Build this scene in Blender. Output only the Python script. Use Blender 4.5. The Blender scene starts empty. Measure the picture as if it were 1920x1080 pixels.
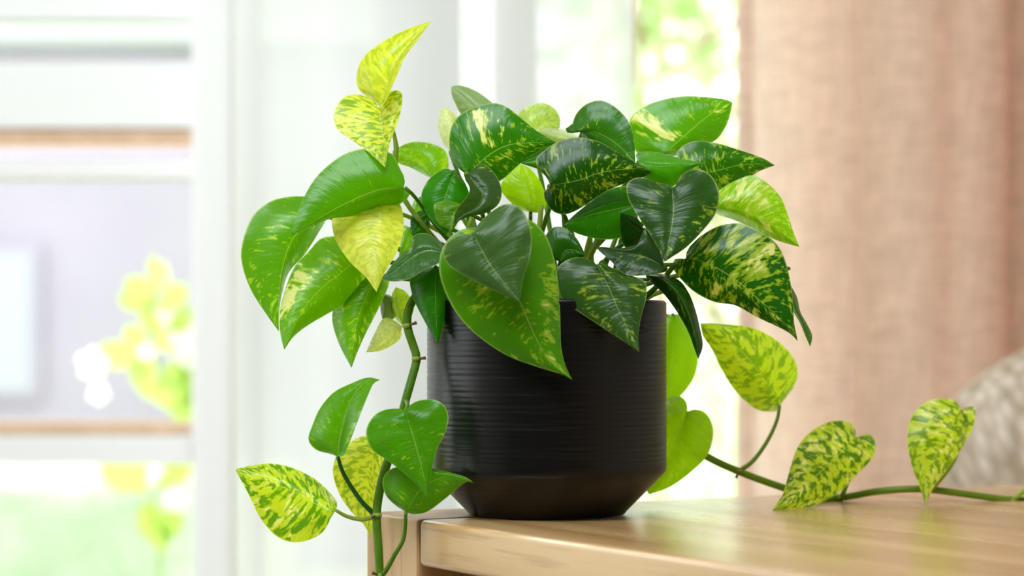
import bpy, bmesh, math, random
import numpy as np
from mathutils import Vector, Matrix
random.seed(7)
C = bpy.context.scene.collection
SC = bpy.context.scene
PI = math.pi

# ---------------------------------------------------------------- camera, sky, sun, fill light, exposure
F = 4300.0                     # focal length in pixels of the 1920 px wide photograph
HZ = 640.0                     # row of the horizon
CAMZ = 0.8583
TABLE = 0.75
D0 = 1.433                     # distance from camera to the centre of the pot
cam = bpy.data.cameras.new('camera'); co = bpy.data.objects.new('camera', cam); C.objects.link(co)
co.location = (0, 0, CAMZ); co.rotation_euler = (PI/2, 0, 0)
cam.sensor_width = 36; cam.lens = F*36/1920; cam.shift_y = (HZ-540)/1920
cam.clip_start = 0.02; cam.clip_end = 200
cam.dof.use_dof = True; cam.dof.focus_distance = 1.40; cam.dof.aperture_fstop = 4.8; cam.dof.aperture_blades = 9
SC.camera = co
w = bpy.data.worlds.new('sky'); SC.world = w; w.use_nodes = True
bg = w.node_tree.nodes['Background']; bg.inputs[0].default_value = (0.95, 0.98, 1.0, 1); bg.inputs[1].default_value = 3.5
sun = bpy.data.lights.new('sun', 'SUN'); so = bpy.data.objects.new('sun', sun); C.objects.link(so)
sun.energy = 6.0; sun.angle = math.radians(14); sun.color = (1.0, 0.98, 0.93)
so.rotation_euler = Vector((-0.62, 0.62, 0.50)).to_track_quat('Z', 'Y').to_euler()
def lamp(name, loc, rot, sx, sy, energy, color=(1, 1, 1)):
    l = bpy.data.lights.new(name, 'AREA'); l.shape = 'RECTANGLE'; l.size = sx; l.size_y = sy; l.energy = energy; l.color = color
    o = bpy.data.objects.new(name, l); C.objects.link(o); o.location = loc; o.rotation_euler = rot
    return o
lamp('room_fill_light', (-0.5, 0.3, 2.5), (math.radians(38), 0, 0), 1.8, 1.0, 86, (0.86, 0.94, 1.0))  # added fill for the room side; stands for no actual ceiling lamp
SC.view_settings.view_transform = 'Standard'; SC.view_settings.look = 'None'
SC.view_settings.exposure = 0.0; SC.view_settings.gamma = 1.0; SC.view_settings.use_curve_mapping = False
SC.cycles.max_bounces = 10; SC.cycles.transmission_bounces = 8; SC.cycles.transparent_max_bounces = 24; SC.cycles.diffuse_bounces = 5
SC.cycles.sample_clamp_indirect = 8; SC.cycles.caustics_reflective = False; SC.cycles.caustics_refractive = False

# ---------------------------------------------------------------- helpers
def lin(c):
    return tuple((x/255/12.92 if x/255 <= .04045 else ((x/255+.055)/1.055)**2.4) for x in c)
def px(x, y, Y):               # the point seen at pixel (x, y), Y metres in front of the camera
    return Vector(((x-960)/F*Y, Y, CAMZ-(y-HZ)/F*Y))
def pc(x, y, z):               # z in centimetres behind the pot's centre
    return px(x, y, D0+z/100)

class M:                       # small node builder
    def __init__(s, name):
        s.m = bpy.data.materials.new(name); s.m.use_nodes = True; s.t = s.m.node_tree; s.t.nodes.clear()
        s.out = s.t.nodes.new('ShaderNodeOutputMaterial')
    def n(s, kind, **kw):
        nd = s.t.nodes.new('ShaderNode'+kind)
        for k, v in kw.items():
            if k.startswith('i_'): nd.inputs[k[2:].replace('_', ' ')].default_value = v
            elif k[0] == 'i' and k[1:].isdigit(): nd.inputs[int(k[1:])].default_value = v
            else: setattr(nd, k, v)
        return nd
    def l(s, a, b):
        s.t.links.new(a, b)
    def math(s, op, a, b=None, c=None, clamp=False):
        nd = s.n('Math', operation=op, use_clamp=clamp)
        for i, v in enumerate((a, b, c)):
            if v is None: continue
            if isinstance(v, (int, float)): nd.inputs[i].default_value = v
            else: s.l(v, nd.inputs[i])
        return nd.outputs[0]
    def mix(s, fac, a, b, blend='MIX'):
        nd = s.n('MixRGB', blend_type=blend)
        for i, v in enumerate((fac, a, b)):
            if isinstance(v, (int, float)): nd.inputs[i].default_value = v
            elif isinstance(v, tuple): nd.inputs[i].default_value = (*v, 1) if len(v) == 3 else v
            else: s.l(v, nd.inputs[i])
        return nd.outputs[0]
    def ramp(s, fac, stops):
        nd = s.n('ValToRGB'); cr = nd.color_ramp
        while len(cr.elements) < len(stops): cr.elements.new(.5)
        for e, (p, c) in zip(cr.elements, stops): e.position = p; e.color = (*c, 1) if len(c) == 3 else c
        s.l(fac, nd.inputs[0]); return nd.outputs[0]

def simple(name, rgb, rough=.5, spec=.5, bump=None, noise=None, metal=0):
    k = M(name); b = k.n('BsdfPrincipled'); c = lin(rgb)
    b.inputs['Base Color'].default_value = (*c, 1); b.inputs['Roughness'].default_value = rough
    b.inputs['Specular IOR Level'].default_value = spec; b.inputs['Metallic'].default_value = metal
    if noise or bump:
        tc = k.n('TexCoord'); nz = k.n('TexNoise'); nz.inputs['Scale'].default_value = (noise or bump)[0]; nz.inputs['Detail'].default_value = 5
        k.l(tc.outputs['Object'], nz.inputs['Vector'])
        if noise:
            a = noise[1]
            col = k.ramp(nz.outputs[0], [(.3, tuple(x*(1-a) for x in c)), (.7, tuple(min(1, x*(1+a)) for x in c))])
            k.l(col, b.inputs['Base Color'])
        if bump:
            bp = k.n('Bump', i_Strength=bump[1], i_Distance=bump[2]); k.l(nz.outputs[0], bp.inputs['Height']); k.l(bp.outputs[0], b.inputs['Normal'])
    k.l(b.outputs[0], k.out.inputs[0]); return k.m

def link(name, me, mat=None, parent=None, smooth=True, kind=None):
    o = bpy.data.objects.new(name, me); C.objects.link(o)
    if mat and not me.materials: me.materials.append(mat)
    if smooth:
        me.polygons.foreach_set('use_smooth', [True]*len(me.polygons))
    if parent: o.parent = parent
    if kind: o['kind'] = kind
    return o
def empty(name, loc, label, cat, group=None, rz=0):
    o = bpy.data.objects.new(name, None); C.objects.link(o); o.location = loc; o.rotation_euler = (0, 0, rz); o.empty_display_size = .05
    o['label'] = label; o['category'] = cat
    if group: o['group'] = group
    return o
def from_bm(name, bm, mat, parent=None, smooth=False, kind=None):
    me = bpy.data.meshes.new(name); bm.to_mesh(me); bm.free()
    return link(name, me, mat, parent, smooth, kind)
def box(bm, x0, x1, y0, y1, z0, z1):
    vs = [bm.verts.new(v) for v in ((x0,y0,z0),(x1,y0,z0),(x1,y1,z0),(x0,y1,z0),(x0,y0,z1),(x1,y0,z1),(x1,y1,z1),(x0,y1,z1))]
    for f in ((3,2,1,0),(4,5,6,7),(0,1,5,4),(1,2,6,5),(2,3,7,6),(3,0,4,7)): bm.faces.new([vs[i] for i in f])
def boxobj(name, b, mat, parent=None, bevel=0, kind=None, seg=2):
    bm = bmesh.new(); box(bm, *b)
    if bevel: bmesh.ops.bevel(bm, geom=bm.edges[:], offset=bevel, segments=seg, affect='EDGES', profile=.5)
    o = from_bm(name, bm, mat, parent, smooth=False, kind=kind)
    return o
def spline(pts, n):
    """Catmull-Rom through the points, n+1 samples at equal arc length."""
    P = [np.array(p, float) for p in pts]
    if len(P) == 2: P = [P[0], (P[0]+P[1])/2, P[1]]
    P = [2*P[0]-P[1]] + P + [2*P[-1]-P[-2]]
    out = []
    for i in range(1, len(P)-2):
        for k in range(16):
            t = k/16; a, b, c, d = P[i-1:i+3]
            out.append(.5*((2*b)+(-a+c)*t+(2*a-5*b+4*c-d)*t*t+(-a+3*b-3*c+d)*t**3))
    out.append(P[-2]); out = np.array(out)
    s = np.concatenate([[0], np.cumsum(np.linalg.norm(np.diff(out, axis=0), axis=1))])
    q = np.linspace(0, s[-1], n+1)
    return np.stack([np.interp(q, s, out[:, k]) for k in range(out.shape[1])], 1)
def tube(name, pts, radii, mat, parent=None, n=24, sides=10, cap=True):
    P = spline([tuple(p) for p in pts], n)
    R = np.interp(np.linspace(0, 1, n+1), np.linspace(0, 1, len(radii)), radii)
    vs, fs, uv = [], [], []
    up = Vector((.13, .31, .94)).normalized(); last = None
    for i in range(n+1):
        t = Vector(P[min(i+1, n)]-P[max(i-1, 0)]).normalized()
        a = (last if last is not None else up.cross(t)); a = (a - t*a.dot(t)).normalized(); b = t.cross(a); last = a
        for k in range(sides):
            an = 2*PI*k/sides; vs.append(Vector(P[i])+(a*math.cos(an)+b*math.sin(an))*R[i])
    for i in range(n):
        for k in range(sides):
            k2 = (k+1) % sides; fs.append((i*sides+k, i*sides+k2, (i+1)*sides+k2, (i+1)*sides+k))
    if cap: fs.append(tuple(range(sides-1, -1, -1))); fs.append(tuple(n*sides+k for k in range(sides)))
    me = bpy.data.meshes.new(name); me.from_pydata([tuple(v) for v in vs], [], fs); me.update()
    return link(name, me, mat, parent)

# ---------------------------------------------------------------- materials
def wood(name, c1, c2, c3, rough=.32, axis=0, scale=1.0, gloss=.0):
    k = M(name); tc = k.n('TexCoord'); mp = k.n('Mapping')
    sc = [14*scale]*3; sc[axis] = 1.1*scale; mp.inputs['Scale'].default_value = sc
    k.l(tc.outputs['Object'], mp.inputs['Vector'])
    n0 = k.n('TexNoise', i_Scale=1.6, i_Detail=3); k.l(mp.outputs[0], n0.inputs['Vector'])
    wv = k.n('TexWave', wave_type='BANDS', bands_direction='DIAGONAL', i_Scale=.55, i_Distortion=9.0, i_Detail=3.0, i_Detail_Scale=1.6); k.l(mp.outputs[0], wv.inputs['Vector'])
    m2 = k.n('Mapping'); s2 = [320*scale]*3; s2[axis] = 12*scale; m2.inputs['Scale'].default_value = s2; k.l(tc.outputs['Object'], m2.inputs['Vector'])
    n2 = k.n('TexNoise', i_Scale=1.0, i_Detail=2); k.l(m2.outputs[0], n2.inputs['Vector'])
    col = k.ramp(k.math('MULTIPLY_ADD', wv.outputs[1], .45, k.math('MULTIPLY', n0.outputs[0], .6)), [(-.0, lin(c1)), (.5, lin(c2)), (1.0, lin(c3))])
    pore = k.ramp(n2.outputs[0], [(.34, (.74, .68, .60)), (.44, (1, 1, 1))])
    col = k.mix(.75, col, pore, 'MULTIPLY')
    b = k.n('BsdfPrincipled', i_Roughness=rough); k.l(col, b.inputs['Base Color']); b.inputs['Specular IOR Level'].default_value = .5+gloss; b.inputs['Coat Weight'].default_value = min(1, gloss*3); b.inputs['Coat Roughness'].default_value = .2
    bp = k.n('Bump', i_Strength=.10, i_Distance=.0003)
    k.l(k.math('MULTIPLY_ADD', n0.outputs[0], .22, rough-.11), b.inputs['Roughness']); k.l(n2.outputs[0], bp.inputs['Height']); k.l(bp.outputs[0], b.inputs['Normal'])
    k.l(b.outputs[0], k.out.inputs[0]); return k.m

def leaf_mat():
    k = M('pothos_leaf'); oi = k.n('ObjectInfo'); uvn = k.n('UVMap', uv_map='UVMap')
    sp = k.n('SeparateXYZ'); k.l(uvn.outputs[0], sp.inputs[0]); u, v = sp.outputs[0], sp.outputs[1]
    v0 = k.math('SUBTRACT', v, .5); av = k.math('MULTIPLY', k.math('ABSOLUTE', v0), 2)     # 0 midrib .. 1 edge
    ph = k.math('SUBTRACT', u, k.math('MULTIPLY', av, .16))                                # coordinate across the veins
    seed = k.math('MULTIPLY', oi.outputs['Random'], 60)
    cb = k.n('CombineXYZ'); k.l(k.math('MULTIPLY', ph, 25), cb.inputs[0]); k.l(k.math('MULTIPLY', v, 5.0), cb.inputs[1]); k.l(seed, cb.inputs[2])
    n1 = k.n('TexNoise', i_Scale=1.0, i_Detail=3, i_Roughness=.6, i_Distortion=.35); k.l(cb.outputs[0], n1.inputs['Vector'])
    cb2 = k.n('CombineXYZ'); k.l(k.math('MULTIPLY', ph, 3.2), cb2.inputs[0]); k.l(k.math('MULTIPLY', v, 2.2), cb2.inputs[1]); k.l(k.math('ADD', seed, 9.0), cb2.inputs[2])
    n2 = k.n('TexNoise', i_Scale=1.0, i_Detail=2); k.l(cb2.outputs[0], n2.inputs['Vector'])
    # streaks gather in patches: fine noise pushed by the coarse one; the object's alpha says how much of the leaf is marbled
    f = k.math('ADD', k.math('MULTIPLY', n1.outputs[0], .62), k.math('MULTIPLY', n2.outputs[0], .38))
    thr = k.math('SUBTRACT', .66, k.math('MULTIPLY', oi.outputs['Alpha'], .22))
    g = k.math('DIVIDE', k.math('SUBTRACT', f, thr), .04, clamp=True)
    g2 = k.math('DIVIDE', k.math('SUBTRACT', f, k.math('ADD', thr, .07)), .08, clamp=True)
    at = k.n('Attribute', attribute_name='cream'); crm = k.math('ADD', at.outputs['Fac'], k.math('MULTIPLY', k.math('SUBTRACT', n1.outputs[0], .5), 2.6))
    ok = k.math('GREATER_THAN', at.outputs['Fac'], .02)
    g4 = k.math('MULTIPLY', ok, k.math('DIVIDE', k.math('SUBTRACT', crm, .45), .14, clamp=True))
    g = k.math('MAXIMUM', g, g4); g2 = k.math('MAXIMUM', g2, k.math('MULTIPLY', g4, k.math('DIVIDE', k.math('SUBTRACT', crm, .6), .2, clamp=True)))
    base = oi.outputs['Color']
    tint = k.mix(k.math('MULTIPLY', n2.outputs[0], .9), (.80, .78, .62), (1.26, 1.24, .92))
    base2 = k.mix(1.0, base, tint, 'MULTIPLY')
    lime = k.mix(.55, base2, lin((182, 208, 52)))
    cream = k.mix(.82, base2, lin((236, 232, 160)))
    col = k.mix(g, base2, lime); col = k.mix(g2, col, cream)
    cb5 = k.n('CombineXYZ'); k.l(k.math('MULTIPLY', ph, 44), cb5.inputs[0]); k.l(k.math('MULTIPLY', v, 10), cb5.inputs[1]); k.l(k.math('ADD', seed, 41.0), cb5.inputs[2])
    n5 = k.n('TexNoise', i_Scale=1.0, i_Detail=1); k.l(cb5.outputs[0], n5.inputs['Vector'])
    f5 = k.math('ADD', k.math('MULTIPLY', n5.outputs[0], .75), k.math('MULTIPLY', n2.outputs[0], .25))
    g5 = k.math('MULTIPLY', k.math('DIVIDE', k.math('SUBTRACT', f5, k.math('SUBTRACT', .665, k.math('MULTIPLY', oi.outputs['Alpha'], .10))), .04, clamp=True), k.math('MULTIPLY', oi.outputs['Alpha'], 2.2, clamp=True))
    col = k.mix(k.math('MULTIPLY', g5, .8), col, lime)
    # on yellow blades the streaks are green instead
    cb3 = k.n('CombineXYZ'); k.l(k.math('MULTIPLY', ph, 24), cb3.inputs[0]); k.l(k.math('MULTIPLY', v, 7.0), cb3.inputs[1]); k.l(k.math('ADD', seed, 23.0), cb3.inputs[2])
    n3 = k.n('TexNoise', i_Scale=1.0, i_Detail=3, i_Distortion=.4); k.l(cb3.outputs[0], n3.inputs['Vector'])
    spc = k.n('SeparateXYZ'); k.l(base, spc.inputs[0])
    yel = k.math('MULTIPLY', k.math('SUBTRACT', spc.outputs[0], .22, clamp=True), 3.0, clamp=True)
    g3 = k.math('MULTIPLY', k.math('DIVIDE', k.math('SUBTRACT', n3.outputs[0], .47), .10, clamp=True), k.math('MULTIPLY', yel, k.math('MULTIPLY', oi.outputs['Alpha'], 1.25, clamp=True)))
    gc = k.mix(k.math('MULTIPLY', k.math('SUBTRACT', oi.outputs['Alpha'], .92, clamp=True), 25, clamp=True), lin((98, 152, 8)), lin((48, 112, 4)))
    col = k.mix(g3, col, gc)
    # veins, plus a backlit-edge glow painted into the rim colour
    vein = k.math('SUBTRACT', 1, k.math('DIVIDE', k.math('ABSOLUTE', v0), .010), clamp=True)
    rim = k.math('DIVIDE', k.math('SUBTRACT', av, .962), .024, clamp=True)
    pale = k.mix(.55, base2, lin((196, 212, 120)))
    col = k.mix(k.math('MULTIPLY', k.math('MAXIMUM', vein, k.math('MULTIPLY', rim, .8)), .85), col, pale)
    side = k.math('SINE', k.math('ADD', k.math('MULTIPLY', ph, 2*PI*6.5), k.math('MULTIPLY', n2.outputs[0], 7)))
    fine = k.math('SINE', k.math('ADD', k.math('MULTIPLY', ph, 2*PI*26), k.math('MULTIPLY', n1.outputs[0], 6)))
    cb4 = k.n('CombineXYZ'); k.l(k.math('MULTIPLY', ph, 34), cb4.inputs[0]); k.l(k.math('MULTIPLY', v, 4.0), cb4.inputs[1]); k.l(seed, cb4.inputs[2])
    n4 = k.n('TexNoise', i_Scale=1.0, i_Detail=3); k.l(cb4.outputs[0], n4.inputs['Vector'])
    h = k.math('ADD', k.math('MULTIPLY', side, .16), k.math('MULTIPLY', n4.outputs[0], .9))
    h = k.math('ADD', h, k.math('MULTIPLY', n2.outputs[0], 1.2))
    bp = k.n('Bump', i_Strength=.40, i_Distance=.0009); k.l(h, bp.inputs['Height'])
    b = k.n('BsdfPrincipled', i_Roughness=.27); k.l(col, b.inputs['Base Color']); k.l(bp.outputs[0], b.inputs['Normal'])
    b.inputs['Specular IOR Level'].default_value = .40
    tr = k.n('BsdfTranslucent'); tcol = k.mix(1.0, col, (1.5, 1.55, .45), 'MULTIPLY'); k.l(tcol, tr.inputs[0]); k.l(bp.outputs[0], tr.inputs[1])
    ms = k.n('MixShader', i0=.46); k.l(b.outputs[0], ms.inputs[1]); k.l(tr.outputs[0], ms.inputs[2])
    k.l(ms.outputs[0], k.out.inputs[0]); return k.m

def cloth_mat(name, rgb, trans, transp, weave=0, wscale=600, var=.0, tcol=None):
    k = M(name); tc = k.n('TexCoord'); c = lin(rgb)
    col = None
    if weave:
        outs = []
        for sc in ((wscale, wscale, 24), (26, 26, wscale)):
            mp = k.n('Mapping'); mp.inputs['Scale'].default_value = sc; k.l(tc.outputs['Object'], mp.inputs['Vector'])
            nz = k.n('TexNoise', i_Scale=1.0, i_Detail=2); k.l(mp.outputs[0], nz.inputs['Vector']); outs.append(nz.outputs[0])
        s = k.math('MULTIPLY', k.math('ADD', outs[0], outs[1]), .5)
        col = k.ramp(s, [(.38, tuple(x*(1-weave) for x in c)), (.62, tuple(min(1, x*(1+weave)) for x in c))])
    d = k.n('BsdfDiffuse'); t = k.n('BsdfTranslucent'); d.inputs[0].default_value = (*c, 1); t.inputs[0].default_value = (*(lin(tcol) if tcol else c), 1)
    if col: k.l(col, d.inputs[0]); k.l(col if not tcol else k.mix(1, col, tuple(a/b for a, b in zip(lin(tcol), c)), 'MULTIPLY'), t.inputs[0])
    m1 = k.n('MixShader', i0=trans); k.l(d.outputs[0], m1.inputs[1]); k.l(t.outputs[0], m1.inputs[2]); last = m1
    if transp:
        tp = k.n('BsdfTransparent'); m2 = k.n('MixShader', i0=transp); k.l(m1.outputs[0], m2.inputs[1]); k.l(tp.outputs[0], m2.inputs[2]); last = m2
    k.l(last.outputs[0], k.out.inputs[0]); return k.m

def glass_mat():
    k = M('window_glass'); g = k.n('BsdfGlossy', i_Roughness=.02); t = k.n('BsdfTransparent'); t.inputs[0].default_value = (.97, .985, .98, 1)
    fr = k.n('Fresnel', i_IOR=1.45); m = k.n('MixShader'); k.l(k.math('MULTIPLY', fr.outputs[0], .9), m.inputs[0]); k.l(t.outputs[0], m.inputs[1]); k.l(g.outputs[0], m.inputs[2])
    k.l(m.outputs[0], k.out.inputs[0]); return k.m

def pot_mat():
    k = M('black_ceramic'); tc = k.n('TexCoord'); mp = k.n('Mapping'); mp.inputs['Scale'].default_value = (14, 14, 900); k.l(tc.outputs['Object'], mp.inputs['Vector'])
    n = k.n('TexNoise', i_Scale=1.0, i_Detail=3); k.l(mp.outputs[0], n.inputs['Vector'])
    b = k.n('BsdfPrincipled', i_Roughness=.30); b.inputs['Specular IOR Level'].default_value = .30
    k.l(k.ramp(n.outputs[0], [(.3, lin((4, 4, 4))), (.7, lin((11, 11, 11)))]), b.inputs['Base Color'])
    bp = k.n('Bump', i_Strength=.3, i_Distance=.0003); k.l(n.outputs[0], bp.inputs['Height']); k.l(bp.outputs[0], b.inputs['Normal'])
    k.l(b.outputs[0], k.out.inputs[0]); return k.m

def stem_mat(name, c1, c2):
    k = M(name); tc = k.n('TexCoord'); nz = k.n('TexNoise', i_Scale=60.0, i_Detail=3); k.l(tc.outputs['Object'], nz.inputs['Vector'])
    b = k.n('BsdfPrincipled', i_Roughness=.38); k.l(k.ramp(nz.outputs[0], [(.35, lin(c1)), (.65, lin(c2))]), b.inputs['Base Color'])
    t = k.n('BsdfTranslucent'); t.inputs[0].default_value = (*lin(c2), 1); m = k.n('MixShader', i0=.55)
    k.l(b.outputs[0], m.inputs[1]); k.l(t.outputs[0], m.inputs[2]); k.l(m.outputs[0], k.out.inputs[0]); return k.m

def knit_mat():
    k = M('knitted_wool'); tc = k.n('TexCoord'); mp = k.n('Mapping'); mp.inputs['Scale'].default_value = (1.0, 1.0, .42); mp.inputs['Rotation'].default_value = (0, .25, 0)
    k.l(tc.outputs['Object'], mp.inputs['Vector'])
    vo = k.n('TexVoronoi', i_Scale=75.0); k.l(mp.outputs[0], vo.inputs['Vector'])
    nz = k.n('TexNoise', i_Scale=12.0, i_Detail=4); k.l(mp.outputs[0], nz.inputs['Vector'])
    s = k.math('ADD', k.math('MULTIPLY', vo.outputs[0], .8), k.math('MULTIPLY', nz.outputs[0], .5))
    b = k.n('BsdfPrincipled', i_Roughness=.95); b.inputs['Specular IOR Level'].default_value = .1
    k.l(k.ramp(s, [(.3, lin((216, 203, 186))), (.85, lin((166, 146, 124)))]), b.inputs['Base Color'])
    bp = k.n('Bump', i_Strength=.9, i_Distance=.006); bp.invert = True; k.l(s, bp.inputs['Height']); k.l(bp.outputs[0], b.inputs['Normal'])
    k.l(b.outputs[0], k.out.inputs[0]); return k.m

def foliage_mat(name, c1, c2, trans=.4):
    k = M(name); oi = k.n('ObjectInfo'); ge = k.n('NewGeometry'); nz = k.n('TexNoise', i_Scale=3.0, i_Detail=3); k.l(ge.outputs['Position'], nz.inputs['Vector'])
    col = k.ramp(nz.outputs[0], [(.35, lin(c1)), (.65, lin(c2))])
    d = k.n('BsdfDiffuse'); t = k.n('BsdfTranslucent'); k.l(col, d.inputs[0]); k.l(col, t.inputs[0])
    m = k.n('MixShader', i0=trans); k.l(d.outputs[0], m.inputs[1]); k.l(t.outputs[0], m.inputs[2]); k.l(m.outputs[0], k.out.inputs[0]); return k.m

WHITE = simple('white_painted_wood', (240, 240, 238), .45, .4)
FRAMEW = simple('white_window_paint', (244, 244, 243), .5, .3)
TAN = simple('bare_wood_bead', (222, 190, 160), .6, .2, noise=(30, .12))
PLASTER = simple('plaster', (232, 226, 216), .9, .1, bump=(120, .2, .001))
CEIL = simple('ceiling_paint', (240, 238, 234), .9, .1)
FLOORM = wood('floor_oak', (150, 138, 122), (170, 158, 142), (188, 176, 160), .45, 1, .5)
OAK_TOP = wood('oak_tabletop', (146, 106, 62), (182, 142, 92), (204, 168, 120), .27, 0, gloss=.10)
OAK_LEG = wood('oak_leg', (146, 106, 64), (180, 138, 90), (202, 164, 116), .42, 2)
OAK_DARK = wood('oak_inner', (120, 84, 50), (146, 104, 66), (164, 122, 80), .5, 0)
GLASS = glass_mat()
LEAF = leaf_mat()
STEM = stem_mat('vine_stem', (84, 130, 22), (122, 162, 38))
STEMT = stem_mat('trailing_vine_stem', (118, 150, 34), (150, 178, 62))
STEMD = stem_mat('vine_stem_dark', (34, 84, 30), (60, 120, 46))
STEML = stem_mat('young_petiole', (150, 176, 60), (186, 204, 96))
NODE = simple('aerial_root_bark', (92, 74, 30), .7, .2)

# ---------------------------------------------------------------- the room
RX0, RX1, RY0, WY = -2.3, 2.2, -1.6, 2.75
OX0, OX1, OZ1 = -2.28, 0.49, 2.40          # the window opening in the far wall
boxobj('floor', (RX0-.15, RX1+.15, RY0-.15, WY+.2, -.1, 0), FLOORM, kind='structure')
boxobj('ceiling', (RX0-.15, RX1+.15, RY0-.15, WY+.2, 2.6, 2.75), CEIL, kind='structure')
bm = bmesh.new()
box(bm, RX0-.15, RX0, RY0, .75, 0, 2.6); box(bm, RX0-.15, RX0, 2.70, WY, 0, 2.6); box(bm, RX0-.15, RX0, .75, 2.70, 0, .35); box(bm, RX0-.15, RX0, .75, 2.70, 2.35, 2.6)
from_bm('wall_left', bm, PLASTER, kind='structure')
boxobj('wall_right', (RX1, RX1+.15, RY0, WY, 0, 2.6), PLASTER, kind='structure')
boxobj('wall_front', (RX0-.15, RX1+.15, RY0-.15, RY0, 0, 2.6), simple('darkened_plaster', (120, 116, 110), .9, .1), kind='structure')  # unseen wall, coloured darker to dim the pot's reflections
bm = bmesh.new()
box(bm, RX0-.15, OX0, WY, WY+.2, 0, 2.6); box(bm, OX1, RX1+.15, WY, WY+.2, 0, 2.6); box(bm, OX0, OX1, WY, WY+.2, OZ1, 2.6); box(bm, OX0, OX1, WY, WY+.2, 0, .06)
from_bm('wall_back', bm, PLASTER, kind='structure')
boxobj('baseboard_back', (OX1+.02, RX1, WY-.015, WY-.0005, .0005, .09), WHITE, kind='structure', bevel=.003)

def X27(p, Y=WY): return (p-960)/F*Y
def Z27(p, Y=WY): return CAMZ-(p-HZ)/F*Y
Y0, Y1 = WY+.06, WY+.12                  # depth of the window frames
win = bpy.data.objects.new('window_1', None); C.objects.link(win); win.location = (OX0, WY, .06); win['kind'] = 'structure'
def wpart(name, b, mat, bevel=.004, parent=None):
    o = boxobj(name, b, mat, parent or win, bevel); o.location = -Vector(win.location if (parent or win) is win else (0, 0, 0)); return o
jx0, jx1 = X27(365, Y0), X27(440, Y0)
wpart('mullion', (jx0, jx1, Y0-.03, Y1, .062, OZ1-.002), FRAMEW)
wpart('mullion', (OX0+.001, OX0+.07, Y0, Y1, .062, OZ1-.002), FRAMEW)
wpart('mullion', (-1.22, -1.16, Y0, Y1, .062, OZ1-.002), FRAMEW)
for a, b, nm, mat, dy in ((868, 816, 'sill_rail', FRAMEW, -.03), (815, 791, 'glazing_bead', TAN, -.008), (335, 300, 'lower_bead', FRAMEW, 0), (270, 244, 'glazing_bead', TAN, -.012),
                          (243, 120, 'transom_rail', FRAMEW, -.02), (36, -30, 'top_rail', FRAMEW, 0)):
    for xa, xb in ((-1.159, jx0-.0005), (OX0+.071, -1.221)):
        wpart(nm, (xa, xb, Y0+dy, Y1-.005, Z27(a, Y0), Z27(b, Y0)), mat, .002)
for za, zb in ((Z27(1400, Y0), Z27(869, Y0)), (Z27(791, Y0), Z27(336, Y0)), (Z27(119, Y0), Z27(37, Y0)), (Z27(-31, Y0), OZ1-.003)):
    for xa, xb in ((-1.159, jx0-.001), (OX0+.071, -1.221)):
        wpart('pane', (xa, xb, Y0+.03, Y0+.036, max(za, .07), zb), GLASS, 0)
# right part of the opening: tall glazed door behind the curtains
win2 = bpy.data.objects.new('window_2', None); C.objects.link(win2); win2.location = (jx1, WY, .06); win2['kind'] = 'structure'
def w2(name, b, mat, bevel=.004):
    o = boxobj(name, b, mat, win2, bevel); o.location = -Vector(win2.location); return o
for a, b in ((-.168, -.072), (OX1-.05, OX1-.001)):
    w2('stile', (a, b, Y0, Y1, .062, OZ1-.002), FRAMEW)
for xa, xb in ((jx1+.001, -.169), (-.071, OX1-.051)):
    w2('door_rail', (xa, xb, Y0+.005, Y1-.005, .062, .2), FRAMEW); w2('door_rail', (xa, xb, Y0+.005, Y1-.005, OZ1-.09, OZ1-.003), FRAMEW)
    w2('pane', (xa, xb, Y0+.03, Y0+.036, .201, OZ1-.091), GLASS, 0)

win3 = bpy.data.objects.new('window_3', None); C.objects.link(win3); win3.location = (RX0-.08, .75, .35); win3['kind'] = 'structure'
for nm, b, mt in (('mullion', (-.03, .03, .001, .05, .001, 1.999), FRAMEW), ('mullion', (-.03, .03, 1.90, 1.949, .001, 1.999), FRAMEW), ('mullion', (-.03, .03, .88, .92, .05, 1.95), FRAMEW),
                  ('sill_rail', (-.03, .03, .051, 1.899, .001, .05), FRAMEW), ('top_rail', (-.03, .03, .051, 1.899, 1.95, 1.999), FRAMEW),
                  ('pane', (-.003, .003, .051, .879, .051, 1.949), GLASS), ('pane', (-.003, .003, .921, 1.899, .051, 1.949), GLASS)):
    boxobj(nm, b, mt, win3, 0)

# ---------------------------------------------------------------- outside
boxobj('ground', (-30, 30, WY+.21, 45, -.12, -.06), simple('lawn', (202, 214, 184), .9, .1, noise=(1.5, .15)), kind='structure')
hb = empty('neighbouring_house', (-2.2, 9.2, -.06), 'pale mauve rendered house wall far outside behind the left window', 'house')
def hpart(name, b, mat, bev=0):
    o = boxobj(name, b, mat, hb, bev); o.location = -Vector(hb.location); return o
RENDER = simple('mauve_render', (168, 160, 174), .9, .1, noise=(1.2, .08)); HW = simple('house_white', (200, 204, 206), .8, .1)
hpart('wall', (-6, -.55, 9.2, 11, -.05, 2.2), RENDER)
hpart('fascia', (-6.1, -.45, 9.05, 9.2, 2.05, 2.25), HW)
bm = bmesh.new(); vs = [bm.verts.new(v) for v in ((-6.2, 8.9, 2.2), (-.35, 8.9, 2.2), (-.35, 11.3, 2.2), (-6.2, 11.3, 2.2), (-6.2, 10.1, 3.4), (-.35, 10.1, 3.4))]
for f in ((0, 1, 5, 4), (2, 3, 4, 5), (1, 2, 5), (3, 0, 4), (3, 2, 1, 0)): bm.faces.new([vs[i] for i in f])
o = from_bm('roof', bm, simple('roof_tiles', (214, 212, 206), .8), hb); o.location = -Vector(hb.location)
o = hpart('window_frame', (-2.16, -1.88, 9.16, 9.21, .62, 1.25), RENDER, .01)
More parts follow.
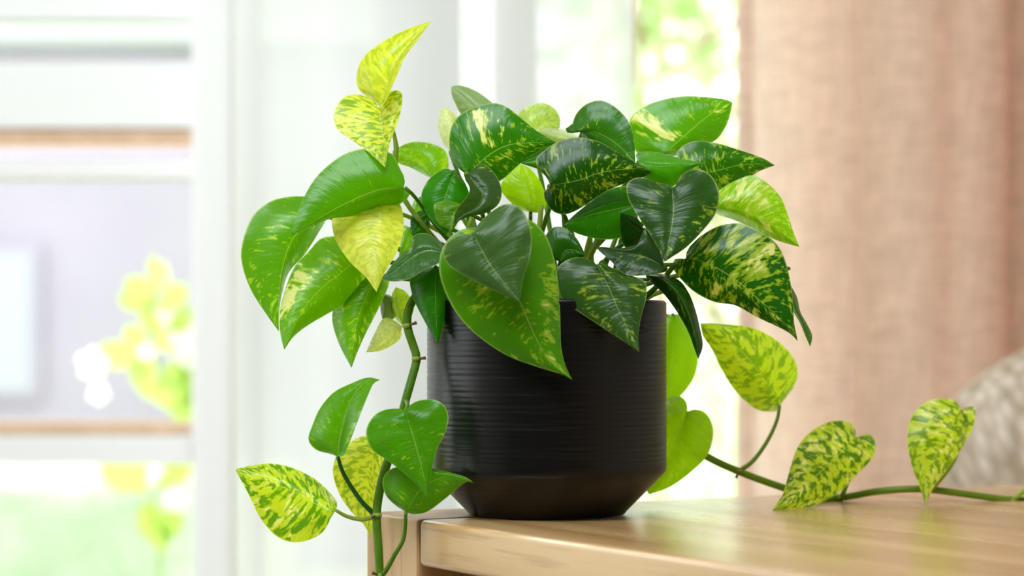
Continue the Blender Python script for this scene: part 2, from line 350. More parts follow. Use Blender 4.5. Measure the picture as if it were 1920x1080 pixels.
o2 = boxobj('window_pane', (-2.12, -1.92, 9.15, 9.158, .66, 1.21), simple('pale_glass', (172, 172, 184), .5), o)

def leaf_cloud(name, n, centre, rad, size, mat, parent, seed, shape=1.0):
    """loose crown of small pointed leaves, all real faces"""
    rnd = random.Random(seed); vs, fs = [], []
    for i in range(n):
        d = Vector((rnd.gauss(0, 1), rnd.gauss(0, 1), rnd.gauss(0, 1))).normalized()*(rnd.random()**.45)
        p = Vector(centre)+Vector((d.x*rad[0], d.y*rad[1], d.z*rad[2]))
        a = Vector((rnd.gauss(0, 1), rnd.gauss(0, 1), rnd.gauss(0, .6))).normalized(); b = a.cross(Vector((rnd.gauss(0, 1), rnd.gauss(0, 1), rnd.gauss(0, 1)))).normalized(); c = a.cross(b)
        s = size*rnd.uniform(.7, 1.3); k = len(vs)
        vs += [p, p+a*s*.5+b*s*.3+c*s*.05, p+a*s*1.1, p+a*s*.5-b*s*.3+c*s*.05]; fs.append((k, k+1, k+2, k+3))
    me = bpy.data.meshes.new(name); me.from_pydata([tuple(v) for v in vs], [], fs)
    return link(name, me, mat, parent, kind='stuff')
hg = empty('clipped_hedge', (-1.4, 6.3, -.06), 'low pale green hedge seen through the lower left pane', 'hedge')
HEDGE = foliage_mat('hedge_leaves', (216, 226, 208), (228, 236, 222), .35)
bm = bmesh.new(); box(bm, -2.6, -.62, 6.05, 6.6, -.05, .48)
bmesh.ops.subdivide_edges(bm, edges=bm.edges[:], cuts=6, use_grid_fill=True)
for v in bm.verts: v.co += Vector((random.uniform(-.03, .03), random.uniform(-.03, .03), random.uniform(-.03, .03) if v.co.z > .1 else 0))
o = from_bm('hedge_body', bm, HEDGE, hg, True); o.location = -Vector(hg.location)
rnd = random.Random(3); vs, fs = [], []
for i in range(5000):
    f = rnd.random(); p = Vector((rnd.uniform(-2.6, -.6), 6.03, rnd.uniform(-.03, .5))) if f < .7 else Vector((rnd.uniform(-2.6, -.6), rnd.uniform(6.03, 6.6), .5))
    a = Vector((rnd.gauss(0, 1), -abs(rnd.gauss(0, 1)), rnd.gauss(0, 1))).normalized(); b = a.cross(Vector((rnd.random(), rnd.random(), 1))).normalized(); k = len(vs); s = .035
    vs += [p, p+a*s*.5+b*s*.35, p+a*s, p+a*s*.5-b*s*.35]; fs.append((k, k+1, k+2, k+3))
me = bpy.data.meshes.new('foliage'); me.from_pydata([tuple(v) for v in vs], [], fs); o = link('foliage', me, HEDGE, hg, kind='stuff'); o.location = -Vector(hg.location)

BARK = simple('bark', (150, 132, 108), .9, .1, noise=(8, .25))
def tree(xp, Y, h, r, crown, nleaf, size, c1, c2, label, seed, group='trees beyond the glazed door'):
    x = (xp-960)/F*Y; rnd = random.Random(seed)
    t = empty('garden_tree', (x, Y, -.06), label, 'tree', group)
    tube('trunk', [(0, 0, 0), (.03, 0, h*.35), (-.04, .02, h*.7), (0, 0, h)], [r, r*.75, r*.5, r*.3], BARK, t)
    fm = foliage_mat('tree_leaves', c1, c2, .5)
    for i in range(5):
        a = rnd.uniform(0, 2*PI); z = h*rnd.uniform(.3, .85)
        tube('branch', [(0, 0, z), (math.cos(a)*.3, math.sin(a)*.3, z+.2), (math.cos(a)*.7, math.sin(a)*.7, z+.55)], [r*.4, r*.12], BARK, t, n=8, sides=6)
    leaf_cloud('foliage', nleaf, crown[0], crown[1], size, fm, t, seed)
    return t
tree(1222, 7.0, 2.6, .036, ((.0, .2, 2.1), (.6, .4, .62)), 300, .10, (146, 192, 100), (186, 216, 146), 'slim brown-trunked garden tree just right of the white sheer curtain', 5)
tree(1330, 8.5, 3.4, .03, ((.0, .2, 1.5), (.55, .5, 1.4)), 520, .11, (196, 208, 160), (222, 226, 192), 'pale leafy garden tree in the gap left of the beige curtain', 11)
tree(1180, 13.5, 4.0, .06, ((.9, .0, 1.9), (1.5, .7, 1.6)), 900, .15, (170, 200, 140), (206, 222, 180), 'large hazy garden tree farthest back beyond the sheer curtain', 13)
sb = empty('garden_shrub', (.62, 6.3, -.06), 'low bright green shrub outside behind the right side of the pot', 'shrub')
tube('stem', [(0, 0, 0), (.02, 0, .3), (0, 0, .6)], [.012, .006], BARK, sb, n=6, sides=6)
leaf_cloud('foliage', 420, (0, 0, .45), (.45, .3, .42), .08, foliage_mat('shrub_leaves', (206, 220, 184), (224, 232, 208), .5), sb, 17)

# flowering climber just outside the left window (soft in the photograph)
CY = WY+.36
cl = empty('flowering_climber', px(290, 1060, CY)*1, 'blurred yellow-green climber with white blossoms outside the left window', 'plant')
cl.location.z = -.06
def rel(o, par): o.location = o.location - Vector(par.location); return o
CLL = foliage_mat('climber_leaf', (166, 198, 84), (206, 222, 140), .5); CLW = foliage_mat('white_petal', (250, 250, 246), (255, 255, 252), .4)
rel(tube('stem', [(px(290, 1060, CY).x, CY, -.06), px(300, 1100, CY), px(285, 950, CY), px(320, 840, CY), px(335, 740, CY), px(285, 660, CY), px(290, 560, CY), px(285, 500, CY)], [.004, .003, .0015], stem_mat('climber_stem', (150, 180, 70), (180, 205, 100)), cl, n=30, sides=6), cl)
def climb_leaf(x, y, s, ang, tilt, name='leaf', mat=None, par=None):
    c = px(x, y, CY+random.uniform(-.04, .04)); s = s/F*CY
    prof = [(0, 0), (.25, .38), (.6, .5), (1.0, .42), (1.4, .18), (1.7, 0)]
    vs, fs = [], []
    R = Matrix.Rotation(ang, 3, 'Y') @ Matrix.Rotation(tilt, 3, 'X')
    for i, (a, b) in enumerate(prof):
        for k, q in enumerate((-1, 0, 1)):
            vs.append(tuple(c + R @ Vector((q*b*s, abs(q)*b*s*.3+.1*a*a*s, (a-.85)*s))))
    for i in range(len(prof)-1):
        for k in range(2): fs.append((i*3+k, i*3+k+1, i*3+k+4, i*3+k+3))
    me = bpy.data.meshes.new(name); me.from_pydata(vs, [], fs); o = link(name, me, mat or CLL, par or cl)
    o.location = -Vector(cl.location) if (par is None) else (0, 0, 0)
    return o
for x, y, s, a, t in ((265, 548, 42, 2.2, .3), (322, 560, 36, -2.4, .2), (300, 520, 30, .3, .5), (285, 600, 40, 2.8, .2), (222, 668, 44, 1.9, .3), (255, 640, 34, 2.6, .1), (268, 704, 44, 3.0, .3), (330, 700, 46, -2.2, .2), (345, 762, 52, 3.1, .2), (365, 735, 40, -2.5, .4),
                        (318, 640, 36, -1.9, .2), (232, 895, 50, 2.1, .2), (326, 886, 40, -2.3, .3), (283, 985, 44, 2.9, .2), (318, 985, 36, -2.9, .3), (288, 500, 22, 0, .2), (340, 600, 34, -2.2, .2), (248, 566, 30, 2.0, .3), (350, 690, 36, -2.6, .1), (300, 740, 34, 2.6, .2), (355, 800, 34, 3.0, .2), (255, 880, 34, 2.6, .2), (302, 1010, 30, 3.1, .2)):
    climb_leaf(x, y, s*1.25, a, t)
for x, y, s in ((276, 660, 17), (338, 625, 26), (352, 668, 24), (175, 682, 30), (186, 738, 20), (305, 585, 15), (330, 940, 22), (300, 890, 14), (320, 600, 16)):
    c = px(x, y, CY-.02); fl = bpy.data.objects.new('flower', None)
    R = s/F*CY
    bmf = bmesh.new(); bmesh.ops.create_icosphere(bmf, subdivisions=1, radius=R*.28, matrix=Matrix.Translation(c+Vector((0, -.003, 0))))
    fl = from_bm('flower', bmf, simple('flower_eye', (240, 236, 170), .8), cl, True); fl.location = -Vector(cl.location)
    for q in range(5):
        a = 2*PI*q/5+.3*s; d = Vector((math.cos(a), 0, math.sin(a))); e = Vector((-d.z, 0, d.x)); up = Vector((0, -1, 0))
        vs = [c, c+d*R*.5+e*R*.42+up*R*.1, c+d*R*1.0+e*R*.25+up*R*.25, c+d*R*1.0-e*R*.25+up*R*.25, c+d*R*.5-e*R*.42+up*R*.1]
        me = bpy.data.meshes.new('petal'); me.from_pydata([tuple(v) for v in vs], [], [(0, 1, 2, 3, 4)]); link('petal', me, CLW, fl)

# ---------------------------------------------------------------- curtains
SHEER = cloth_mat('sheer_voile', (244, 245, 244), .56, .14)
LINEN = cloth_mat('beige_linen', (236, 216, 196), .60, .0, weave=.18, wscale=420, tcol=(250, 226, 212))
def curtain(name, path, Y, z0, z1, mat, label, group, rows=14, n=260, parent_label=None):
    """a hanging cloth following folds in plan; path = (pixel column, cm behind Y)"""
    P = spline([(X27(a, Y), b/100) for a, b in path], n)
    root = empty(name, (float(P[:, 0].mean()), Y, z0), label, 'curtain', group)
    vs, fs = [], []
    for r in range(rows+1):
        t = r/rows; z = z0+(z1-z0)*t
        for i, (a, b) in enumerate(P):
            k = 1+.05*math.sin(3.0*t+i*.05)
            vs.append((a-root.location.x+.004*math.sin(z*2.2+a*20)*(1-t), b*k+.003*math.sin(z*5+a*30), z-z0))
    for r in range(rows):
        for i in range(n): fs.append((r*(n+1)+i, r*(n+1)+i+1, (r+1)*(n+1)+i+1, (r+1)*(n+1)+i))
    me = bpy.data.meshes.new('cloth_panel'); me.from_pydata(vs, [], fs); link('cloth_panel', me, mat, root)
    # hem band at the bottom and heading tape at the top, sewn to the cloth
    for nm, za, zb in (('hem', .0, .05), ('heading', z1-z0-.06, z1-z0)):
        vs, fs = [], []
        for z in (za, zb):
            for a, b in P:
                k = 1+.05*math.sin(3.0*(z/(z1-z0)))
                vs.append((a-root.location.x, b*k-.0015, z))
        for i in range(n): fs.append((i, i+1, n+2+i, n+1+i))
        me = bpy.data.meshes.new(nm); me.from_pydata(vs, [], fs); link(nm, me, mat, root)
    return root
sheer_path = [(440, 0), (486, 1.5), (450, 3), (470, 5), (540, 5), (620, 3), (700, 0), (775, -.5), (852, 1), (846, 3), (780, 4), (706, 4.5), (706, 6), (780, 6), (848, 6.5), (846, 8), (780, 8.5), (706, 9), (706, 10.5), (780, 11), (860, 10), (915, 6), (998, 5), (1000, 3.5), (960, 3), (926, 2.5), (926, 1), (960, .5), (998, 0), (998, -1.5), (960, -2), (926, -2.5), (928, -4), (980, -4), (1050, -1), (1110, 1), (1150, 0), (1192, 1)]
curtain('sheer_curtain', sheer_path, 2.38, .03, 2.3, SHEER, 'white translucent sheer curtain in soft folds behind the potted plant', None, n=520)
lin_path = [(1378, 0), (1388, 2), (1416, 2.5), (1392, 4), (1386, 5), (1414, 6), (1392, 7), (1440, 8), (1500, 5), (1560, 1), (1600, 0), (1616, 1.5), (1586, 2.5), (1570, 4), (1612, 5), (1616, 6), (1572, 7), (1575, 8), (1620, 9), (1690, 6), (1760, 3), (1796, 0), (1850, -1), (1885, 0), (1850, 1.5), (1800, 2), (1800, 3.5), (1850, 4), (1890, 5), (1850, 6), (1798, 6.5), (1800, 8), (1850, 9), (1920, 8), (1990, 4), (2000, 0), (1950, -1.5), (1940, -3), (2020, -3), (2100, 0), (2180, 4), (2260, 6), (2340, 2), (2420, 0)]
curtain('linen_curtain', lin_path, 2.60, .03, 2.3, LINEN, 'beige woven linen curtain hanging at the right of the window', None, n=520)
rail = empty('curtain_rod', (0.0, 2.6, 2.36), 'white curtain rod above the sheer and linen curtains', 'curtain rod')
tube('rod', [(-1.0, 0, 0), (0, 0, 0), (1.1, 0, 0)], [.012, .012], WHITE, rail)
for x in (-.96, 1.06): boxobj('bracket', (x-.01, x+.01, .0, .149, -.01, .01), WHITE, rail, .002)

# ---------------------------------------------------------------- knitted cushion on a low bench behind the table
bn = empty('upholstered_bench', (.95, 2.14, 0), 'low beige upholstered bench seat under the knitted cushion', 'bench')
BENCH = simple('bench_fabric', (206, 188, 166), .95, .1, bump=(300, .4, .001))
boxobj('seat_cushion', (-.52, .7, -.22, .22, .32, .44), BENCH, bn, .03, seg=4)
boxobj('seat_frame', (-.5, .68, -.2, .2, .25, .319), OAK_DARK, bn, .005)
for sx in (-.46, .6):
    for sy in (-.17, .13): boxobj('leg', (sx, sx+.04, sy, sy+.04, 0.001, .249), OAK_DARK, bn, .003)
cu = empty('knitted_cushion', (.71, 2.14, .443), 'oatmeal chunky knitted cushion at the far right behind the table', 'cushion')
def cushion_mesh(w_, h_, d_, n=48):
    vs, fs = [], []
    for side in (-1, 1):
        for j in range(n+1):
            for i in range(n+1):
                u = i/n*2-1; v = j/n*2-1
                x = u*w_/2*(1-.07*(1-abs(u))*0-.05*(1-v*v)*0+.0); z = v*h_/2
                q_ = 1-.20*(abs(u*v))**3; x *= q_; z *= q_
                th = d_/2*(max(0, 1-u**4)*max(0, 1-v**4))**.42
                th += .004*math.sin(u*9+v*4)*th/(d_/2)
                vs.append((x, side*th, z))
    N = (n+1)**2
    for s in range(2):
        for j in range(n):
            for i in range(n):
                q = (s*N+j*(n+1)+i, s*N+j*(n+1)+i+1, s*N+(j+1)*(n+1)+i+1, s*N+(j+1)*(n+1)+i)
                fs.append(q if s == 0 else q[::-1])
    return vs, fs
vs, fs = cushion_mesh(.52, .40, .17)
vs = [(x-.30*z, y, z) for x, y, z in vs]
me = bpy.data.meshes.new('cover'); me.from_pydata(vs, [], fs)
bmx = bmesh.new(); bmx.from_mesh(me); bmesh.ops.remove_doubles(bmx, verts=bmx.verts[:], dist=1e-5); bmesh.ops.recalc_face_normals(bmx, faces=bmx.faces[:]); bmx.to_mesh(me); bmx.free()
cov = link('cover', me, knit_mat(), cu); cov.location = (0, 0, .29); cov.rotation_euler = (math.radians(-12), math.radians(-22), 0)

# ---------------------------------------------------------------- the table
CX, CYt = -.0927, 1.4553
ta = Vector((.504, -.864, 0)).normalized(); tang = math.atan2(ta.y, ta.x)        # local +x runs along the long front edge
LEN, WID, TH, LG = 1.25, .80, .0285, .070
tb = empty('oak_table', (CX, CYt, 0), 'light oak table with square corner legs flush with its top', 'table', rz=tang)
def outline(bm, z0, z1):
    g = LG+.0020
    pts = [(g, 0), (LEN-g, 0), (LEN-g, g), (LEN, g), (LEN, WID-g), (LEN-g, WID-g), (LEN-g, WID), (g, WID), (g, WID-g), (0, WID-g), (0, g), (g, g)]
    lo = [bm.verts.new((a, b, z0)) for a, b in pts]; hi = [bm.verts.new((a, b, z1)) for a, b in pts]
    n = len(pts)
    bm.faces.new(lo[::-1]); bm.faces.new(hi)
    for i in range(n): bm.faces.new((lo[i], lo[(i+1) % n], hi[(i+1) % n], hi[i]))
bm = bmesh.new(); outline(bm, TABLE-TH, TABLE); bmesh.ops.recalc_face_normals(bm, faces=bm.faces[:])
bmesh.ops.bevel(bm, geom=bm.edges[:], offset=.0034, segments=4, affect='EDGES', profile=.5)
from_bm('tabletop', bm, OAK_TOP, tb)
for x in (0, LEN-LG):
    for y in (0, WID-LG): boxobj('leg', (x, x+LG, y, y+LG, 0.0, TABLE), OAK_LEG, tb, .0026, seg=3)
for y in (.03, WID-.05): boxobj('apron', (LG+.001, LEN-LG-.001, y, y+.02, TABLE-TH-.085, TABLE-TH), OAK_DARK, tb, .001)  # shade of the recess under the top is put into this darker oak
for x in (.03, LEN-.05): boxobj('apron', (x, x+.02, LG+.001, WID-LG-.001, TABLE-TH-.085, TABLE-TH), OAK_DARK, tb, .001)

# ---------------------------------------------------------------- the pot
PX = (1025-960)/F*D0
pot = empty('plant_pot', (PX, D0, TABLE), 'matte black ribbed cylindrical pot with tapered foot on the oak table', 'pot')
def lathe(name, prof, mat, parent, n=128, close=True):
    vs, fs = [], []
    for r, z in prof:
        for k in range(n): a = 2*PI*k/n; vs.append((r*math.cos(a), r*math.sin(a), z))
    for i in range(len(prof)-1):
        for k in range(n): k2 = (k+1) % n; fs.append((i*n+k, i*n+k2, (i+1)*n+k2, (i+1)*n+k))
    if close: fs.append(tuple(range(n-1, -1, -1)))
    me = bpy.data.meshes.new(name); me.from_pydata(vs, [], fs)
    return link(name, me, mat, parent)
POTM = pot_mat()
H = .1335; R = .0748
prof = [(.030, .0012), (.0485, .0008), (.0494, .0016), (.0500, .0026)]
prof += [(.0500+(R-.0010-.0500)*t, .0026+(.0268-.0026)*t) for t in (.15, .35, .6, .85)]
prof += [(R-.0008, .0272), (R-.0003, .0284), (R-.00005, .0300), (R, .0318)]
rnd = random.Random(4); z = .0335
while z < H-.004:
    s = rnd.uniform(.0024, .0040); dpt = rnd.uniform(.00012, .00038)
    prof += [(R, z), (R-dpt*.4, z+s*.30), (R-dpt, z+s*.5), (R-dpt*.4, z+s*.7)]; z += s
prof += [(R, H-.0022), (R-.0004, H-.0008), (R-.0015, H), (R-.0035, H-.0004), (R-.0042, H-.002), (R-.0045, .06)]
prof += [(R-.006, .035), (.045, .009), (.012, .006), (.004, .006)]
lathe('pot_body', prof, POTM, pot)

# ---------------------------------------------------------------- the pothos
SOILZ = TABLE+.118
plant = empty('pothos_plant', (PX, D0, SOILZ), 'bushy trailing green and yellow marbled pothos growing in the black pot', 'plant')
PL = Vector(plant.location)
def local(o): o.location = -PL; return o
bm = bmesh.new(); bmesh.ops.create_circle(bm, cap_ends=True, segments=48, radius=.0698)
r_ = bmesh.ops.extrude_face_region(bm, geom=bm.faces[:]); [setattr(v.co, 'z', .012) for v in r_['geom'] if isinstance(v, bmesh.types.BMVert)]
top = [f for f in bm.faces if all(v.co.z > .01 for v in f.verts)]
bmesh.ops.poke(bm, faces=top)
for it in range(3): bmesh.ops.subdivide_edges(bm, edges=[e for e in bm.edges if all(v.co.z > .01 for v in e.verts)], cuts=1)
for v in bm.verts:
    if v.co.z > .01: v.co.z += random.uniform(-.0025, .0025)
bm.normal_update()
so_ = from_bm('potting_soil', bm, simple('soil', (58, 44, 32), .95, .1, noise=(200, .4)), plant, True, 'stuff'); so_.location = (0, 0, -.016)

_leafn = 0
def leaf(base, tip, A, B, mid, z0, z1, col, var=.3, sA=1, sB=1, bow=0, cap=2.2, label=None, pet='auto', petr=(.0011, .0016), petmat=None, wn=.36, name='leaf', root=None, cream=()):
    """One leaf. base/tip/A/B/mid trace where its rim and midrib stand (columns/rows of the photograph); z0/z1 = cm behind the pot's
    centre at base and tip; the blade is folded along the midrib so that each half has the true width of such a leaf."""
    global _leafn; _leafn += 1
    N, K = 30, 7
    EA = spline([base]+A+[tip], N); EB = spline([base]+B+[tip], N); MM = spline([base]+mid+[tip], N)
    Lc = np.linalg.norm(np.diff(MM, axis=0), axis=1).sum()*D0/F*100; L = math.hypot(Lc, z1-z0)
    def halfw(E):
        d = np.min(np.linalg.norm(E[:, None, :]-MM[None], axis=2), axis=1); return d.max()*D0/F*100
    def fold(E): return max(.18*halfw(E)+.25, min(cap, math.sqrt(max(0, (wn*L)**2-halfw(E)**2))))
    eA, eB = sA*fold(EA), sB*fold(EB)
    vs, uvs, cr = [], [], []
    for i in range(N+1):
        t = i/N; tm = t**1.15
        mp_ = np.array([np.interp(tm*N, range(N+1), MM[:, k]) for k in (0, 1)])
        zc = z0+(z1-z0)*tm+bow*math.sin(PI*tm)
        prof_e = min(1, t/.10)**.7*(max(0, 1-t))**.75*1.25
        for j in range(-K, K+1):
            v = abs(j)/K; E, e = (EA, eA) if j < 0 else (EB, eB)
            p = mp_*(1-v)+E[i]*v
            ripple = .10*math.sin(t*2*PI*5+j*.4+_leafn)*v*v*(1-t)*min(1, t*5)
            z_ = zc+e*prof_e*(v**1.25)-.26*math.sin(PI*min(1, v*1.15))*prof_e*(1 if sA+sB >= 0 else -1)+ripple
            vs.append(tuple(pc(p[0], p[1], z_))); uvs.append((t, .5+.5*j/K)); tt = t-.10*v
            cr.append(max([0]+[max(0, 1-abs(tt-tc)/tw)**.6*min(1, max(0, (v-v0)/.15+.5))*min(1, max(0, (v1-v)/.15+.5)) for (sd, tc, tw, v0, v1) in cream if (sd < 0) == (j < 0)]))
    W = 2*K+1; fs = []
    for i in range(N):
        for j in range(2*K): fs.append((i*W+j, i*W+j+1, (i+1)*W+j+1, (i+1)*W+j))
    me = bpy.data.meshes.new(name); me.from_pydata(vs, [], fs)
    uvl = me.uv_layers.new(name='UVMap'); lp = [uvs[l.vertex_index] for l in me.loops]
    uvl.data.foreach_set('uv', [c for q in lp for c in q])
    if cream: me.attributes.new('cream', 'FLOAT', 'POINT').data.foreach_set('value', cr)
    bmq = bmesh.new(); bmq.from_mesh(me); bmesh.ops.remove_doubles(bmq, verts=bmq.verts[:], dist=2e-6); bmq.to_mesh(me); bmq.free()
    o = local(link(name, me, LEAF, plant)); o.color = (*lin(col), var)
    if label: o['label'] = label
    if pet == 'auto':
        b = pc(base[0], base[1], z0+.05); rr = random.Random(_leafn)
        rt = root or (PX+rr.uniform(-.035, .035)+(b.x-PX)*.15, D0+rr.uniform(-.02, .03), SOILZ-.004)
        rt = Vector(rt)
        p1 = b+Vector((0, .014, -.002)) ; p2 = b.lerp(rt, .45)+Vector((0, .018, max(.0, .012)))
        q = tube('petiole', [b, p1, p2, rt], [petr[0], petr[1], petr[1]], petmat or STEM, None, n=20, sides=8)
        q.parent = o
    elif pet:
        q = tube('petiole', [pc(*p) for p in pet], [petr[0], petr[1]], petmat or STEM, None, n=22, sides=8); q.parent = o
    return o

DK, MG, BR, LM, YL, GD, SV = (32, 86, 2), (80, 146, 0), (98, 168, 8), (160, 208, 12), (214, 220, 84), (48, 92, 38), (120, 150, 120)
# --- upper left: two yellow leaves and the big green one below
leaf((716, 203), (809, 39), [(703, 192), (690, 183), (671, 164), (669, 137), (683, 105), (718, 78), (757, 57)], [(729, 178), (737, 158), (746, 138), (760, 107), (784, 74)], [(724, 165), (742, 118), (773, 76)], -2.2, -1.6, (206, 216, 60), .3, sB=-1, label='yellow upright leaf at the very top', pet=[(717, 203, -2.2), (726, 230, -1.4), (738, 252, -1.6), (742, 278, -1.8), (738, 316, -1.6), (752, 366, -1.2), (800, 430, -.8), (900, 540, 0), (990, 600, 0)], petmat=STEML)
leaf((712, 203), (722, 314), [(698, 187), (671, 177), (644, 183), (626, 211), (632, 242), (663, 265), (694, 288)], [(718, 187), (737, 170), (754, 176), (751, 211), (741, 242), (731, 269)], [(716, 235), (721, 275)], -2.6, -5.4, (212, 216, 84), .62, sA=1, sB=1, label='yellow marbled leaf with a silvery folded half', pet=[(713, 203, -2.5), (730, 225, -1.6), (740, 256, -1.9), (745, 282, -2.1), (742, 318, -2.0), (757, 370, -1.5), (804, 434, -1), (904, 544, 0), (985, 600, 0)], petmat=STEML)
leaf((757, 352), (546, 442), [(759, 335), (749, 314), (737, 290), (718, 282), (694, 279), (669, 281), (638, 293), (597, 327), (572, 365), (557, 403)], [(769, 362), (757, 378), (726, 392), (663, 405), (617, 411), (583, 426)], [(710, 356), (650, 381), (603, 407)], -4.6, -6.0, MG, .18, sA=1, sB=1, label='large fresh green leaf with a crisp midrib', pet=[(760, 352, -4.5), (775, 366, -4), (797, 395, -2.5), (840, 450, -1), (950, 560, 0), (1000, 600, 0)])
leaf((606, 396), (523, 622), [(595, 372), (572, 368), (540, 369), (504, 379), (472, 408), (454, 457), (453, 493), (469, 541), (495, 583)], [(612, 410), (600, 432), (572, 476), (541, 512), (528, 555), (523, 590)], [(575, 420), (545, 455), (528, 512), (522, 577)], -2.0, -3.4, (84, 148, 4), .42, label='far left leaf, green with one silvery half')
leaf((674, 480), (533, 656), [(668, 455), (645, 443), (624, 443), (600, 448), (580, 470), (553, 499), (534, 544), (524, 590), (526, 628)], [(688, 492), (697, 508), (691, 530), (670, 557), (624, 583), (579, 609), (550, 632)], [(645, 507), (598, 545), (560, 595)], -2.2, -4.2, (98, 160, 6), .42, cream=[(-1, .62, .2, .45, 1.2), (-1, .45, .1, .3, .9)], label='green leaf with a broad cream streak')
leaf((699, 372), (706, 548), [(672, 372), (640, 386), (623, 410), (624, 432), (633, 458), (657, 492), (686, 520)], [(725, 370), (748, 380), (756, 405), (756, 437), (744, 473), (723, 509), (713, 530)], [(699, 405), (699, 463), (701, 505)], -3.4, -5.2, (230, 232, 104), .22, label='pale yellow hanging leaf', petmat=STEML)
leaf((706, 515), (659, 690), [(680, 518), (655, 530), (634, 555), (624, 583), (624, 609), (637, 648)], [(722, 512), (730, 530), (712, 574), (686, 625), (670, 661)], [(695, 540), (683, 565), (667, 615)], -1.6, -2.6, (92, 156, 4), .46, pet=[(706, 517, -1.6), (745, 522, -1.2), (800, 530, -.6), (900, 560, 0), (975, 605, 0)])
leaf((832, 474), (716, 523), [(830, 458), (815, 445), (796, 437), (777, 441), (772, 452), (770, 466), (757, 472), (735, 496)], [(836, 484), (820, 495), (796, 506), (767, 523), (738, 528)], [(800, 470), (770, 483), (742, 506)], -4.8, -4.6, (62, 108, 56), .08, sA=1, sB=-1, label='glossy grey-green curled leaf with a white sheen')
leaf((817, 500), (821, 645), [(800, 502), (782, 511), (768, 523), (776, 562), (798, 606)], [(832, 502), (846, 530), (845, 572), (834, 604), (826, 632)], [(817, 545), (818, 600)], -4.2, -4.9, (44, 118, 8), .12, label='narrow folded dark green leaf', petr=(.001, .0014))
leaf((930, 442), (1073, 712), [(905, 428), (865, 430), (835, 455), (823, 490), (828, 530), (848, 575), (875, 611), (916, 645), (960, 671), (1023, 693), (1054, 702)], [(945, 415), (970, 405), (995, 413), (1018, 433), (1034, 466), (1045, 518), (1050, 581), (1052, 648), (1060, 685)], [(950, 510), (978, 572), (1008, 640), (1035, 680)], -8.2, -9.0, (76, 142, 2), .52, label='largest leaf, bright green, hanging over the pot front')
leaf((888, 438), (975, 567), [(876, 440), (856, 444), (836, 458), (831, 478), (842, 497), (863, 512), (900, 532), (945, 553)], [(893, 425), (908, 408), (928, 392), (950, 382), (973, 388), (990, 412), (997, 445), (994, 480), (985, 508), (979, 530)], [(900, 463), (921, 500), (947, 533)], -9.4, -10.6, (66, 104, 50), .10, sA=1, sB=1, label='rounded grey-green leaf lying on the largest leaf', wn=.42)
# --- top centre
leaf((876, 327), (1044, 268), [(862, 318), (848, 301), (842, 268), (847, 235), (866, 212), (894, 199), (925, 193), (951, 201), (979, 223), (1007, 246), (1029, 259)], [(893, 333), (915, 341), (940, 338), (973, 309), (998, 291), (1022, 277)], [(915, 292), (951, 273), (990, 268)], -4.0, -3.2, (48, 118, 8), .5, cream=[(-1, .40, .06, .1, .95), (-1, .52, .03, .2, .7)], label='broad green leaf with cream streaks at top centre')
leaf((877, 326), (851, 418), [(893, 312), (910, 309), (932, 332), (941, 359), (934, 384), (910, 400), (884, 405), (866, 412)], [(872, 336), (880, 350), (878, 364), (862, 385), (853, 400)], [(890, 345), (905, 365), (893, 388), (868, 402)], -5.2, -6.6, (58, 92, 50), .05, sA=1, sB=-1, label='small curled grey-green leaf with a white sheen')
leaf((851, 322), (837, 441), [(838, 316), (822, 322), (804, 336), (791, 360), (791, 384), (806, 409), (823, 429)], [(862, 328), (876, 351), (880, 372), (868, 395), (851, 418)], [(842, 350), (834, 376), (833, 410)], -2.6, -3.4, (46, 126, 8), .08)
leaf((872, 388), (846, 433), [(858, 380), (834, 377), (815, 382), (815, 398), (822, 418)], [(870, 400), (858, 418), (852, 428)], [(855, 395), (848, 412)], -3.6, -4.0, (92, 146, 20), .45)
leaf((812, 335), (736, 283), [(838, 326), (841, 300), (832, 280), (800, 267), (766, 268)], [(792, 326), (770, 314), (752, 308), (738, 298)], [(790, 305), (765, 290)], 1.6, 2.4, (122, 184, 14), .66, label='yellow-green mottled leaf at the back left')
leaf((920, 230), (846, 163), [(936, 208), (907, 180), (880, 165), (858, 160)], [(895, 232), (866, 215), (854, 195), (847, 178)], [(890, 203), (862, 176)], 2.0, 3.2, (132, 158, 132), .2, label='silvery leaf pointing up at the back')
leaf((846, 285), (832, 200), [(868, 275), (866, 240), (850, 212)], [(832, 270), (822, 240), (824, 215)], [(845, 250), (838, 220)], 3.2, 4.5, (206, 214, 190), .2)
leaf((1000, 258), (1050, 238), [(978, 240), (971, 216), (990, 199), (1018, 193), (1040, 204), (1050, 222)], [(1012, 262), (1030, 258), (1042, 248)], [(1012, 235), (1032, 228)], 2.4, 3.0, (176, 200, 118), .4, label='pale green rounded leaf at the back')
leaf((1092, 262), (1008, 246), [(1075, 250), (1050, 242), (1028, 240)], [(1075, 272), (1045, 270), (1022, 258)], [(1062, 256), (1035, 250)], 1.0, 2.2, (190, 204, 180), .1)
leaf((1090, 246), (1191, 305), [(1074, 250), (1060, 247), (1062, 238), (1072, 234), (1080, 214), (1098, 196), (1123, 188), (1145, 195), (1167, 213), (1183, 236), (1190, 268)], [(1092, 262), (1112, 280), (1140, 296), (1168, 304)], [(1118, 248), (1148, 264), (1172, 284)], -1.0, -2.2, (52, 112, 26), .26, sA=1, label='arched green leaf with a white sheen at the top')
leaf((1032, 348), (1226, 320), [(1024, 332), (1006, 312), (1006, 296), (1018, 284), (1043, 267), (1070, 258), (1098, 259), (1129, 268), (1160, 287), (1201, 310)], [(1020, 362), (1026, 384), (1040, 398), (1060, 402), (1082, 394), (1109, 377), (1140, 357), (1187, 338), (1212, 330)], [(1085, 338), (1129, 323), (1185, 316)], -5.0, -4.2, (28, 82, 4), .56, label='large dark green leaf with yellow flecks')
